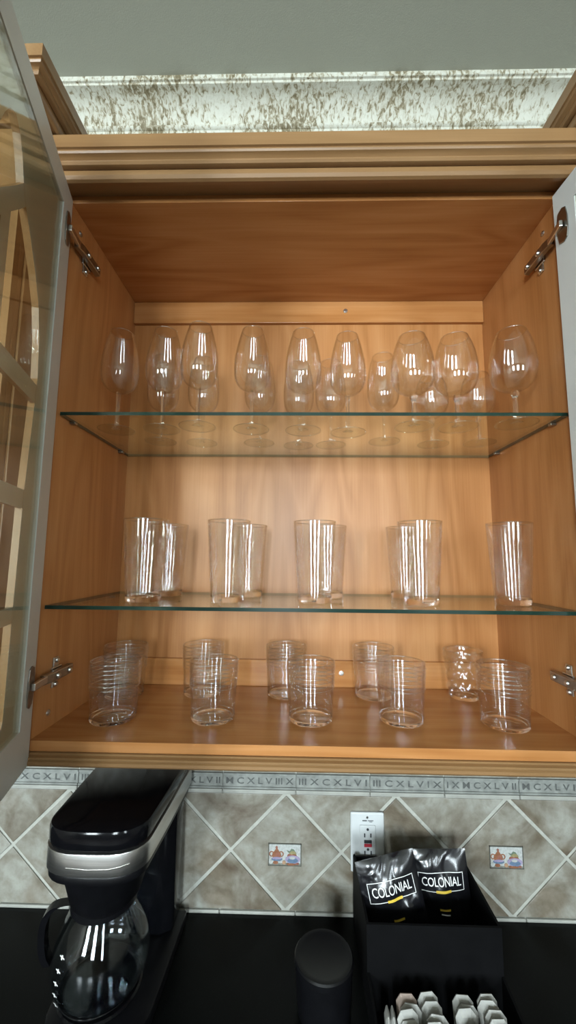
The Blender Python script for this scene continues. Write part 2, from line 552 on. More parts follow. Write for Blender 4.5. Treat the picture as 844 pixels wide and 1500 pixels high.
# ------------------------------------------------------------------ backsplash tiles (pieces of wall_back)
P_, MID, HALF_Z, CX0 = 0.2315, -0.3335, 0.112, -0.0395
G = 0.0032
def tile_mesh(name, pts):
    mb = MB().prism(pts, 0.0, TILE_Y - WALL_Y, lambda p, t: (p[0], t, p[1]))
    return mb.mesh(name, 'stone_tile', bevel=0.0012)
hx, hz = P_ / 2 - G * 1.35, HALF_Z - G * 1.35
diamond = tile_mesh('diamond_tile', [(-hx, 0), (0, -hz), (hx, 0), (0, hz)])
tri_t = tile_mesh('cut_tile', [(-hx + G, HALF_Z - G * .4), (0, G * 1.4), (hx - G, HALF_Z - G * .4)])
tri_b = tile_mesh('cut_tile', [(-hx + G, -HALF_Z + G * .4), (hx - G, -HALF_Z + G * .4), (0, -G * 1.4)])
deco_pts = (0.0353, 0.0215)
for k in range(-4, 5):
    cx = CX0 + k * P_
    d = obj('diamond_tile', diamond, wall_back, (cx, WALL_Y, MID))
    obj('cut_tile', tri_t, wall_back, (cx + P_ / 2, WALL_Y, MID))
    obj('cut_tile', tri_b, wall_back, (cx + P_ / 2, WALL_Y, MID))

def colour(name, c, rough=0.35):
    if name not in MATS:
        simple(name, c, rough, var=0.18, scale=220)
    return name
colour('deco_frame', (0.10, 0.10, 0.085)); colour('deco_ground', (0.44, 0.455, 0.44)); colour('deco_brown', (0.26, 0.11, 0.06))
colour('deco_red', (0.27, 0.11, 0.08)); colour('deco_blue', (0.12, 0.18, 0.27)); colour('deco_green', (0.15, 0.20, 0.14))
colour('deco_yellow', (0.30, 0.26, 0.13)); colour('deco_peach', (0.42, 0.26, 0.16)); colour('deco_shade', (0.22, 0.22, 0.19))
colour('deco_mauve', (0.32, 0.27, 0.40))
DM = ['deco_frame', 'deco_ground', 'deco_brown', 'deco_red', 'deco_blue', 'deco_green', 'deco_yellow', 'deco_peach', 'deco_shade', 'deco_mauve']
def blob(cx, cz, rx, rz, a0=0, a1=360, n=16):
    return [(cx + rx * math.cos(math.radians(a0 + (a1 - a0) * i / n)), cz + rz * math.sin(math.radians(a0 + (a1 - a0) * i / n)))
            for i in range(n + (0 if a1 - a0 == 360 else 1))]
def deco(cx, dz, aged):
    hw, hh = 0.0345, 0.0215
    fr = MB()
    for (a, b, c, d_) in ((-hw, hw, hh - .0018, hh), (-hw, hw, -hh, -hh + .0018), (-hw, -hw + .0018, -hh, hh), (hw - .0018, hw, -hh, hh)):
        fr.box(a, b, -.0016, 0, c, d_)
    plate = MB().box(-hw + .001, hw - .001, -.0008, 0, -hh + .001, hh - .001).build('picture_tile', 'deco_ground', wall_back)
    plate.location = (cx, TILE_Y, MID + dz)
    plate['label'] = 'small picture tile of a teapot and a fruit bowl'
    fr.build('frame', 'deco_frame', plate)
    pic = MB()
    lay = [0.0009]
    def put(ci, pts):
        pic.cur = ci
        t = lay[0]
        lay[0] += 0.00006
        pic.prism(pts, -.0006, -t, lambda p, q: (p[0], q, p[1]))
    t0 = -0.002
    put(8, [(-.033, -.020), (.033, -.020), (.033, -.0165), (.01, -.0150), (-.012, -.0165), (-.033, -.015)])
    put(2, blob(-.0275, .001, .0055, .0055)); put(1, blob(-.0275, .001, .003, .0033))          # teapot handle
    put(2, blob(-.0075, .001, .0055, .0055)); put(1, blob(-.0075, .001, .003, .0033))          # spout loop
    put(2, blob(-.017, -.001, .0095, .0085)); put(3, blob(-.0145, -.002, .005, .006))
    put(2, [(-.0235, .004), (-.0105, .004), (-.0145, .0105), (-.0165, .015), (-.019, .0105)])   # lid
    put(3, blob(-.017, .0135, .0026, .0026))
    put(4, blob(-.0165, -.0085, .0115, .0042)); put(9, blob(-.0165, -.0068, .010, .0022))
    put(2, blob(-.019, -.0150, .0055, .0032)); put(1, blob(-.029, -.0140, .004, .004))
    put(5, [(.004, .0085), (.010, .0065), (.014, .0115), (.019, .0100), (.022, .0055), (.0215, .0), (.010, .002)])
    put(6, blob(.0165, .002, .0075, .0055)); put(3, blob(.0105, -.002, .0055, .0042)); put(2, blob(.019, -.002, .006, .004))
    put(9, blob(.0165, -.0085, .0155, .0078)); put(4, blob(.0165, -.0105, .0115, .005)); put(1, blob(.0155, -.0055, .006, .0028))
    put(7, blob(-.0015, -.0145, .0038, .0036)); put(2, blob(.013, -.0175, .010, .0022)); put(3, blob(.026, -.0165, .0035, .002))
    pic.build('printed_picture', DM, plate)
for k in (-2, 0, 2):
    deco(CX0 + k * P_ - (0.002 if k == 0 else 0.008 if k == 2 else 0), -.005 if k == 0 else 0.0005, k == 2)

# liner strips and the numeral border
LT, LB_ = -0.1815, -0.2125
TL = 0.156
lm = MB().box(-TL / 2 + .0008, TL / 2 - .0008, -.0062, 0, -.0040, .0040).mesh('liner_tile', 'liner_tile', bevel=0.0015)
lm2 = MB().box(-TL / 2 + .0008, TL / 2 - .0008, -.0055, 0, -.0030, .0030).mesh('liner_tile', 'liner_tile', bevel=0.0015)
bt = MB().box(-TL / 2 + .0007, TL / 2 - .0007, -.0032, 0, LB_ + .0006, LT)
bt.box(-TL / 2 + .0007, TL / 2 - .0007, -.0058, -.0032, LT - .0038, LT)
bt.box(-TL / 2 + .0007, TL / 2 - .0007, -.0058, -.0032, LB_ + .0006, LB_ + .0044)
btm = bt.mesh('border_tile', 'listello_stone', bevel=0.0006)
ptm = MB().box(-TL / 2 + .001, TL / 2 - .001, -.003, 0, LT + .0016, -0.003).mesh('field_tile', 'stone_tile', bevel=0.001)
lets = []
for s in ('III C X L V I X', 'I X M C X L V II', 'M C X L V III X', 'III X C X L V I'):
    vs, fs = text_polys(s, 0.0185, 0.0003)
    wdt = max(p[0] for p in vs) - min(p[0] for p in vs)
    kx = (TL - .012) / wdt
    lb = MB()
    n = len(vs)
    top = [(p[0] * kx, -.0036, p[1] * 0.95 + (LT + LB_) / 2 - .0002) for p in vs]
    lb.add(top, fs)
    lets.append(lb.mesh('numerals', 'letter_grey'))
for k in range(-6, 6):
    cx = 0.137 + (k + .5) * TL
    b = obj('border_tile', btm, wall_back, (cx, WALL_Y, 0))
    obj('numerals', lets[k % 4], b)
    obj('liner_tile', lm, wall_back, (cx, WALL_Y, -0.2172))
    obj('liner_tile', lm2, wall_back, (cx, WALL_Y, -0.4488))
    obj('field_tile', ptm, wall_back, (cx, WALL_Y, 0))

# ------------------------------------------------------------------ the glass cabinet
SIDE_T = 0.018
cab = tag(empty('wall_cabinet', (0, 0.14, 0)), 'open maple wall cabinet with two glass shelves and ribbed crown', 'cabinet')
def part(mb, name, mats, parent=cab, **kw):
    o = mb.build(name, mats, None, **kw)
    o.parent = parent
    o.matrix_parent_inverse = parent.matrix_world.inverted() if parent.type != 'EMPTY' else Matrix.Translation(-Vector(parent.location))
    return o
FR = 0.0
for s in (-1, 1):
    part(MB().box(min(s * W2, s * (W2 + SIDE_T)), max(s * W2, s * (W2 + SIDE_T)), FR, .285, -.018, H + .018), 'side_panel', 'maple_upright', bevel=.0006)
part(MB().box(-W2, W2, FR, .285, H, H + .018), 'top_panel', 'maple_across', bevel=.0005)
part(MB().box(-W2, W2, FR, .285, -.0149, 0), 'bottom_panel', 'maple_across', bevel=.0005)
part(MB().box(-W2, W2, .281, .2855, 0, H), 'back_panel', 'maple_upright')
part(MB().box(-W2 + .0005, W2 - .0005, .271, .281, .8364, H - .0003), 'hanging_rail', 'maple_across', bevel=.0008)
part(MB().box(-W2 + .0005, W2 - .0005, .271, .281, .0003, .0549), 'hanging_rail', 'maple_across', bevel=.0008)
def screw(name, p, nrm, rad, parent=cab):
    mb = MB()
    mb.lathe([(0.0001, rad * .55), (rad * .45, rad * .55), (rad * .5, rad * .35), (rad * .9, rad * .3), (rad, 0)], 14)
    q = Vector((0, 0, 1)).rotation_difference(Vector(nrm)).to_matrix()
    mb.v = [tuple(q @ Vector(v) + Vector(p)) for v in mb.v]
    return part(mb, name, 'steel', parent, smooth=True)
screw('screw', (.0919, .271, .8657), (0, -1, 0), .0055)
screw('screw', (.0769, .271, .0295), (0, -1, 0), .0055)
for (s, y, z) in ((-1, .031, .859), (1, .0425, .863), (-1, .042, .0243), (1, .04, .03)):
    screw('screw', (s * W2, y, z), (-s, 0, 0), .0048)
# crown of the cabinet: ribbed profile running across the front
CRX = W2 + SIDE_T
def zc(y, base_y, base_z):      # slope of the sight lines, used to keep the steps' heights
    return base_z + (y - base_y) * 1.215
cprof = [(-.0700, .9430), (-.0700, .9210), (-.0665, .9203), (-.0672, .9172), (-.0655, .9145), (-.0615, .9135), (-.0575, .9105), (-.0585, .9070), (-.0560, .9040), (-.0505, .9030),
         (-.0470, .9040), (-.0475, .9005), (-.0470, .8950), (-.0440, .8905), (-.0390, .8890), (-.0320, .8905), (-.0300, .8980), (0.0, .9037), (0.0, .9430)]
def crown_line(prof):
    return [(-y, z) for y, z in prof]
part(MB().sweep([(-CRX, 0), (CRX, 0)], crown_line(cprof)), 'crown_molding', 'trim_across', smooth=True, angle=28)
part(MB().box(-CRX, CRX, .0, .285, .9090, .9300), 'crown_backing', 'trim_across')
# light rail under the cabinet
lprof = [(.0, -.0152), (-.003, -.0156), (-.0045, -.0175), (-.010, -.0190), (-.0115, -.0212), (-.0095, -.0224), (-.0122, -.0245), (-.0125, -.0285), (-.0100, -.0312),
         (.008, -.0312), (.008, -.0152)]
part(MB().sweep([(-CRX, 0), (CRX, 0)], crown_line(lprof)), 'light_rail', 'trim_across', smooth=True, angle=28)

# doors: maple front frame with gothic lattice, white back, glass let into the back
DW, DZ0, DZ1 = 0.418, -0.030, 0.8855
def lattice_outline():
    """left half of the frame opening, in door coordinates (u from the hinge, z)"""
    return [(.0930, .0560), (.0900, .0640), (.0890, .20), (.0860, .36), (.0745, .50), (.0725, .53), (.0790, .585), (.0910, .628), (.1120, .664),
            (.1380, .697), (.1640, .728), (.1740, .748), (.1830, .772), (.1940, .792), (DW / 2, .8010)]
def strip(mb, pts, wd_, y0, y1):
    """flat bar of width wd_ along a polyline, between depths y0 and y1"""
    L, R = [], []
    P = [Vector(p) for p in pts]
    for i, p in enumerate(P):
        d = (P[min(i + 1, len(P) - 1)] - P[max(i - 1, 0)]).normalized()
        nrm = Vector((-d.y, d.x)) * wd_ / 2
        L.append(p + nrm)
        R.append(p - nrm)
    n = len(P)
    vs = [(p.x, y0, p.y) for p in L] + [(p.x, y0, p.y) for p in R] + [(p.x, y1, p.y) for p in L] + [(p.x, y1, p.y) for p in R]
    mb.cur = 0
    mb.add(vs, [(i, i + 1, n + i + 1, n + i) for i in range(n - 1)])
    mb.cur = 1
    mb.add(vs, [(2 * n + i, 3 * n + i, 3 * n + i + 1, 2 * n + i + 1) for i in range(n - 1)]
           + [(i, 2 * n + i, 2 * n + i + 1, i + 1) for i in range(n - 1)] + [(n + i, n + i + 1, 3 * n + i + 1, 3 * n + i) for i in range(n - 1)]
           + [(0, n, 3 * n, 2 * n), (n - 1, 3 * n - 1, 4 * n - 1, 2 * n - 1)])
def make_door(side):
    """local frame: u = +x away from the hinge, +y = room side (front), -y = back of the door; back face at y = 0"""
    YB, YG, YL, YF = 0.0, 0.0045, 0.0060, 0.0150
    fr = MB()
    out = lattice_outline()
    left = [(out[0][0] + (DW / 2 - out[0][0]) * t, .0555) for t in (1.0, .5, .08)] + out
    inner = left + [(DW - p[0], p[1]) for p in left[::-1]]
    cen = Vector((DW / 2, .43))
    outer = []
    x0, x1, z0, z1 = 0.0, DW, DZ0, DZ1
    for p in inner:
        d = Vector(p) - cen
        k = min((((x1 if d.x > 0 else x0) - cen.x) / d.x) if abs(d.x) > 1e-6 else 1e9, (((z1 if d.y > 0 else z0) - cen.y) / d.y) if abs(d.y) > 1e-6 else 1e9)
        outer.append(tuple(cen + d * k))
    # snap the rectangle's corners
    for c in ((x0, z0), (x1, z0), (x0, z1), (x1, z1)):
        i = min(range(len(outer)), key=lambda q: (Vector(outer[q]) - Vector(c)).length)
        outer[i] = c
    n = len(inner)
    vs = [(p[0], YL, p[1]) for p in inner] + [(p[0], YL, p[1]) for p in outer] + [(p[0], YF, p[1]) for p in inner] + [(p[0], YF, p[1]) for p in outer]
    fr.cur = 0
    fr.add(vs, [(i, (i + 1) % n, n + (i + 1) % n, n + i) for i in range(n)])                 # back face, behind the glass
    fr.cur = 1
    fr.add(vs, [(2 * n + i, 3 * n + i, 3 * n + (i + 1) % n, 2 * n + (i + 1) % n) for i in range(n)]
           + [(i, 2 * n + i, 2 * n + (i + 1) % n, (i + 1) % n) for i in range(n)] + [(n + i, n + (i + 1) % n, 3 * n + (i + 1) % n, 3 * n + i) for i in range(n)])
    door = fr.mesh('door', ['door_white', 'trim_upright'])
    rim = MB()
    a, zb, zt = .044, .033, .8435
    rim.box(0, a, YB, YL, DZ0, DZ1).box(DW - a, DW, YB, YL, DZ0, DZ1).box(a, DW - a, YB, YL, DZ0, zb).box(a, DW - a, YB, YL, zt, DZ1)
    rim_me = rim.mesh('back_frame', 'door_white')
    lat = MB()
    for (z, wdt) in ((.5060, .0275), (.3515, .0255), (.1965, .0215)):
        strip(lat, [(.070, z), (DW - .070, z)], wdt, YL + .0002, YF - .003)
    strip(lat, [(DW / 2, .04), (DW / 2, .690)], .022, YL + .0003, YF - .0032)
    arc = [(.158, .744), (.187, .711), (.2035, .6935), (.2235, .6720), (.2500, .6410), (.2780, .602), (.3060, .556), (.3300, .512)]
    strip(lat, arc, .0235, YL + .0002, YF - .003)
    lat_me = lat.mesh('lattice', ['door_white', 'trim_upright'])
    gl_me = MB().box(a - .004, DW - a + .004, YG - .0035, YG, zb - .004, zt + .004).mesh('glass_pane', 'door_glass')
    return door, rim_me, lat_me, gl_me
door_me, rim_me, lat_me, gl_me = make_door(1)
def hang_door(side, px, py, lean, label):
    """lean: how far the free edge swings towards +x, in degrees, from straight out of the wall"""
    d = obj('door', door_me)
    a = math.radians(lean)
    ux, uy = math.sin(a), -math.cos(a)
    if side < 0:     # back of the door looks towards +x
        fx, fy = -math.cos(a), -math.sin(a)
    else:
        fx, fy = math.cos(a), math.sin(a)
    d.matrix_world = Matrix(((ux, fx, 0, px), (uy, fy, 0, py), (0, 0, 1, 0), (0, 0, 0, 1)))
    mw = d.matrix_world.copy()
    d.parent = cab
    d.matrix_parent_inverse = Matrix.Translation(-Vector(cab.location))
    d.matrix_basis = mw
    d['label'] = label
    for nm, me in (('back_frame', rim_me), ('lattice', lat_me), ('glass_pane', gl_me)):
        obj(nm, me, d)
    return d
LD = hang_door(-1, -.4135, -.0085, 16, 'left glass door with gothic lattice, standing open')
RD = hang_door(1, .4065, -.0085, 3.6, 'right glass door, standing open')

# concealed hinges
def hinge(side, z, flip):
    s = side
    h = empty('hinge')
    h.parent = cab
    h.matrix_parent_inverse = Matrix.Translation(-Vector(cab.location))
    xw = s * W2
    def q(mb, nm, mt, **kw):
        o = mb.build(nm, mt, h, **kw)
        return o
    def bx(mb, d0, d1, y0, y1, z0, z1):   # d: distance from the side panel into the cabinet
        xs = sorted((xw - s * d0, xw - s * d1))
        return mb.box(xs[0], xs[1], y0, y1, z0, z1)
    mp_ = MB()
    bx(mp_, 0, .004, .040, .066, z - .009, z + .009)
    bx(mp_, 0, .003, .044, .058, z - .024, z + .024)
    q(mp_, 'mounting_plate', 'steel', bevel=.0012)
    ar = MB()
    pts = [(.006, .080), (.0165, .078), (.0175, .020), (.014, .002), (.006, .004), (.008, .020)]
    ar.prism([(xw - s * d, y) for d, y in pts], z - .0075, z + .0075, lambda p, t: (p[0], p[1], t))
    q(ar, 'hinge_arm', 'dark_steel', bevel=.0015)
    sc_ = MB()
    for (yy, zz) in ((.052, .019), (.052, -.019), (.066, 0.0), (.034, 0.0)):
        big = abs(zz) < .001
        mat = Matrix.Translation((xw - s * (.0175 if big else .003), yy, z + zz)) @ Matrix.Rotation(-s * math.pi / 2, 4, 'Y')
        t = MB().lathe([(.0001, .003), (.003, .003), (.0042, .0015), (.0045, 0)], 12)
        sc_.add([tuple(mat @ Vector(v)) for v in t.v], t.f)
    q(sc_, 'screw_heads', 'steel', smooth=True)
    # cup plate on the back of the door, and the link that joins it to the arm
    d = LD if s < 0 else RD
    mw = d.matrix_basis
    cpm = MB()
    pl = [(.006, -.006), (.010, -.026), (.020, -.030), (.027, -.026), (.030, -.010), (.030, .010), (.027, .026), (.020, .030), (.010, .026), (.006, .006)]
    cpm.prism(pl, -.0022, -.0001, lambda p, t: tuple(mw @ Vector((p[0], t, z + p[1]))))
    q(cpm, 'hinge_cup', 'dark_steel', bevel=.0006)
    lk = MB()
    a = Vector((xw - s * .013, .006, z))
    b = mw @ Vector((.019, -.006, z))
    di = (b - a).normalized()
    wv = Vector((0, 0, 1))
    nv = di.cross(wv).normalized()
    vs = []
    for e in (a - di * .004, b + di * .004):
        for i in (-1, 1):
            for j in (-1, 1):
                vs.append(e + wv * .0055 * i + nv * .003 * j)
    lk.add(vs, [(0, 1, 3, 2), (4, 6, 7, 5), (0, 4, 5, 1), (2, 3, 7, 6), (0, 2, 6, 4), (1, 5, 7, 3)])
    q(lk, 'hinge_link', 'steel', bevel=.0014)
for s, z in ((-1, .818), (-1, .085), (1, .816), (1, .085)):
    hinge(s, z, False)
# shelf pins
S1, S2, ST = 0.5085, 0.1915, 0.0058
for s in (-1, 1):
    for z in (S1, S2):
        for y in (.045, .235):
            mb = MB().box(min(s * W2, s * (W2 - .010)), max(s * W2, s * (W2 - .010)), y - .004, y + .004, z - .0045, z - .0002)
            part(mb, 'shelf_pin', 'dark_steel', bevel=.0008)

# glass shelves
def shelf(z, label):
    o = MB()
    x0, x1, y0, y1 = -W2 + .0015, W2 - .0015, .010, .2795
    vs = [(x, y, zz) for x in (x0, x1) for y in (y0, y1) for zz in (z, z + ST)]
    o.cur = 0
    o.add(vs, [(0, 2, 6, 4), (1, 5, 7, 3)])
    o.cur = 2
    o.add(vs, [(2, 3, 7, 6)])
    o.cur = 1
    o.add(vs, [(0, 4, 5, 1), (0, 1, 3, 2), (4, 6, 7, 5)])
    return tag(o.build('glass_shelf', ['glass_shelf', 'shelf_edge_green', 'ground_edge']), label, 'shelf', 'glass shelves in the cabinet')
shelf(S1, 'upper glass shelf with green edge carrying the wine glasses')
shelf(S2, 'lower glass shelf with green edge carrying the tall tumblers')

# ------------------------------------------------------------------ drinkware
def rim_mesh(rr, z, rad, seg=44):
    prof = [(rr + rad * math.cos(2 * math.pi * i / 8), z + rad * math.sin(2 * math.pi * i / 8)) for i in range(9)]
    return MB().lathe(prof, seg).mesh('rim', 'glass_edge', smooth=True, angle=80)
def wine_kind(h, bb, d, zw, rim, foot, stem_r, knob, t=.0012):
    ctl = [(stem_r * 1.05, bb), (d * .22, bb + .0022), (d * .37, bb + .0095), (d * .465, bb + .022), (d * .5, zw), (d * .478, zw + (h - zw) * .35), (rim * .55 + d * .06, zw + (h - zw) * .72), (rim / 2, h)]
    o = spline(ctl, 4)
    inner = [(max(0, a - t), z + (.003 if i < 4 else .0006)) for i, (a, z) in enumerate(o)]
    inner = [(0, bb + .0036)] + inner[3:]
    prof = [(0, bb + .0001)] + o + [(rim / 2 - t / 2, h + .0008)] + inner[::-1]
    bowl = MB().lathe(prof, 40).mesh('bowl', 'glassware', smooth=True, angle=80)
    sp = [(stem_r * 1.05, bb - .0001), (stem_r * (1.5 if knob else 1.0), bb - .003), (stem_r * (1.45 if knob else .95), bb - .007), (stem_r * .9, bb - .013),
          (stem_r * .82, bb * .55), (stem_r * .9, .014), (stem_r * 1.4, .0055), (stem_r * 2.4, .0030)]
    stem = MB().lathe([(0, bb - .0001)] + spline(sp, 3) + [(0, .0028)], 20).mesh('stem', 'thick_glass', smooth=True, angle=70)
    fp = [(0, .0026), (stem_r * 2.6, .0026), (foot * .30, .0023), (foot * .46, .0019), (foot * .495, .0016), (foot * .5, .0010), (foot * .49, .0003), (foot * .4, .0002), (0, .0003)]
    ft = MB().lathe(fp, 40).mesh('foot', 'glassware', smooth=True, angle=60)
    fe = rim_mesh(foot * .49, .0011, .0010)
    fe.name = 'foot_edge'
    return bowl, stem, ft, rim_mesh(rim / 2 - t / 2, h + .0006, t * .62), fe
KT = wine_kind(.196, .076, .0705, .116, .043, .068, .0041, False)
KR = wine_kind(.172, .062, .0790, .106, .050, .070, .0046, True)
KS = wine_kind(.184, .068, .0670, .112, .044, .064, .0030, False)
KB = wine_kind(.146, .058, .0690, .096, .046, .064, .0034, True)
def wine(kind, x, y, label, grp):
    e = tag(empty('wine_glass', (x, y, S1 + ST), random.uniform(0, 6)), label, 'wine glass', grp)
    for nm, me in zip(('bowl', 'stem', 'foot', 'rim', 'foot_edge'), kind):
        obj(nm, me, e)
front, back = 'wine glasses in the front row', 'wine glasses in the back row'
wine(KT, -.3680, .1075, 'tall tulip wine glass leftmost on the upper shelf, against the side panel', front)
wine(KT, -.2788, .1028, 'tall tulip wine glass, second from the left in the front row', front)
wine(KT, -.2071, .0865, 'tall tulip wine glass, third from the left in the front row', front)
wine(KT, -.1086, .1015, 'tall tulip wine glass, fourth from the left in the front row', front)
wine(KT, -.0108, .1088, 'tall tulip wine glass in the middle, fifth from the left in front', front)
wine(KT, .0760, .1204, 'tall tulip wine glass, rightmost of the tall ones in the front row', front)
wine(KR, .1916, .0837, 'large round wine glass, leftmost of the three round ones in front', front)
wine(KR, .2719, .0869, 'large round wine glass, middle of the three round ones in front', front)
wine(KR, .3674, .0677, 'large round wine glass at the right end of the upper shelf', front)
wine(KS, .1578, .1782, 'slim thin-stemmed wine glass between the tall and the round ones', back)
wine(KB, .2640, .1968, 'short wine glass behind the left pair of round glasses', back)
wine(KB, .3560, .1858, 'short wine glass behind the right pair, beside the right side panel', back)
wine(KS, -.3080, .1834, 'wine glass in the back row, leftmost, behind the second tulip glass', back)
wine(KS, -.2233, .1923, 'wine glass in the back row, second from left, behind third tulip glass', back)
wine(KS, -.1020, .1910, 'wine glass in the back row, behind the fourth tulip glass', back)
wine(KS, -.0190, .2105, 'wine glass in the back row, behind the middle tulip glass', back)
wine(KS, .0500, .2050, 'wine glass in the back row, behind the rightmost tulip glass', back)

def tumbler_kind(h, db, dt, t, base, ribs):
    """ribs: list of (z0, z1, count, depth, on the inside?)"""
    def rad(z):
        return (db + (dt - db) * z / h) / 2
    def rib(z, inside):
        s = 0
        for (z0, z1, n, dp, ins) in ribs:
            if ins == inside and z0 <= z <= z1:
                s += dp * (0.5 - 0.5 * math.cos(2 * math.pi * n * (z - z0) / (z1 - z0)))
        return s
    zs = [base]
    nseg = 150 if ribs else 8
    zs = [base + (h - base) * i / nseg for i in range(nseg + 1)]
    outer = [(rad(z) + rib(z, False), z) for z in zs]
    inner = [(rad(z) - t - rib(z, True), z) for z in zs]
    inner[0] = (inner[0][0] - .001, base + .001)
    wall = outer + [(rad(h) - t / 2, h + t * .4)] + inner[::-1] + [outer[0]]
    body = MB().lathe(wall, 40).mesh('body', 'glassware', smooth=True, angle=80)
    bp = [(0, .0018), (rad(0) - .006, .0012), (rad(0) - .004, .0002), (rad(0) - .0016, .0006), (rad(0) - .0003, .0022), (rad(base * .6), base * .6), (rad(base), base - .0001),
          (inner[0][0], base - .0001), (inner[0][0] - .003, base - .0018), (0, base - .0012)]
    bs = MB().lathe(bp, 40).mesh('base', 'thick_glass', smooth=True, angle=50)
    return body, bs, rim_mesh(rad(h) - t / 2, h + t * .3, t * .6)
TALL = tumbler_kind(.1425, .058, .0765, .0017, .012, [(.014, .139, 34, .0004, True)])
LOW = tumbler_kind(.0965, .0745, .0845, .0018, .0085, [(.012, .090, 20, .00025, True)])
def ring_mesh(h, db, dt, zs_, rad):
    mb = MB()
    for z in zs_:
        rr = (db + (dt - db) * z / h) / 2 + rad * .35
        mb.lathe([(rr + rad * math.cos(2 * math.pi * i / 8), z + rad * .9 * math.sin(2 * math.pi * i / 8)) for i in range(9)], 48)
    return mb.mesh('ring_grooves', 'glass_edge', smooth=True, angle=80)
LOW = LOW + (ring_mesh(.0965, .0745, .0845, [.056 + .0066 * i for i in range(6)], .0010),)
def tumbler(kind, nm, x, y, z, label, cat, grp):
    e = tag(empty(nm, (x, y, z), random.uniform(0, 6)), label, cat, grp)
    for n2, me in zip(('body', 'base', 'rim', 'ring_grooves'), kind):
        obj(n2, me, e)
TF, TB = 'tall tumblers in front', 'tall tumblers behind'
ords = ['leftmost', 'second from the left', 'middle one', 'second from the right', 'rightmost']
for i, (x, y) in enumerate([(-.289, .078), (-.1429, .0885), (.0111, .0941), (.1953, .0819), (.3605, .099)]):
    tumbler(TALL, 'tall_tumbler', x, y, S2 + ST, 'tall ribbed tumbler on the lower glass shelf, %s in the front row' % ords[i], 'tumbler', TF)
for i, (x, y) in enumerate([(-.283, .190), (-.120, .190), (.0420, .188), (.2020, .205)]):
    tumbler(TALL, 'tall_tumbler', x, y, S2 + ST, 'tall tumbler half hidden behind the %s front tall tumbler' % ords[i], 'tumbler', TB)
SF, SB = 'short tumblers in front', 'short tumblers behind'
for i, (x, y) in enumerate([(-.3330, .086), (-.1641, .0964), (.0046, .0982), (.1609, .1020), (.3310, .0893)]):
    tumbler(LOW, 'short_tumbler', x, y, .0001, 'short ringed tumbler on the cabinet floor, %s in the front row' % ords[i], 'tumbler', SF)
o4 = ['leftmost, behind the first front tumbler', 'second from left', 'middle one left of the lower rail screw', 'right of the lower rail screw']
for i, (x, y) in enumerate([(-.3660, .205), (-.2120, .222), (-.0410, .222), (.1370, .222)]):
    tumbler(LOW, 'short_tumbler', x, y, .0001, 'short ringed tumbler in the back row, %s' % o4[i], 'tumbler', SB)
def bubble_kind():
    h, db, dt, t = .092, .056, .076, .0018
    rows = [(.020, 0), (.040, .5), (.060, 0), (.078, .5)]
    def fn(rr, z, a):
        s = 0
        for (zc_, ph) in rows:
            k = a / (2 * math.pi) * 9 + ph
            da = (k - round(k)) * 2 * math.pi / 9 * .032
            dd = math.hypot(da, z - zc_)
            s += .0026 * max(0, 1 - (dd / .0095) ** 2)
        return rr + (s if z > .008 else 0)
    n = 44
    zs = [.008 + (h - .008) * i / n for i in range(n + 1)]
    rad = lambda z: (db + (dt - db) * (z / h) ** 1.6) / 2
    prof = [(rad(z), z) for z in zs] + [(rad(h) - t / 2, h + .0006)] + [(rad(z) - t, z) for z in zs[::-1]] + [(rad(zs[0]), zs[0])]
    body = MB().lathe(prof, 90, fn=fn).mesh('body', 'glassware', smooth=True, angle=80)
    bp = [(0, .0016), (rad(0) - .006, .0012), (rad(0) - .002, .0004), (rad(0), .003), (rad(.008), .0079), (rad(.008) - t, .0079), (rad(.008) - t - .003, .0062), (0, .0065)]
    bs = MB().lathe(bp, 40).mesh('base', 'thick_glass', smooth=True, angle=50)
    return body, bs, rim_mesh(rad(h) - t / 2, h + .0003, t * .6)
tumbler(bubble_kind(), 'bubble_tumbler', .3180, .222, .0001, 'small flared tumbler with round bubbles in its wall, back right', 'tumbler', None)

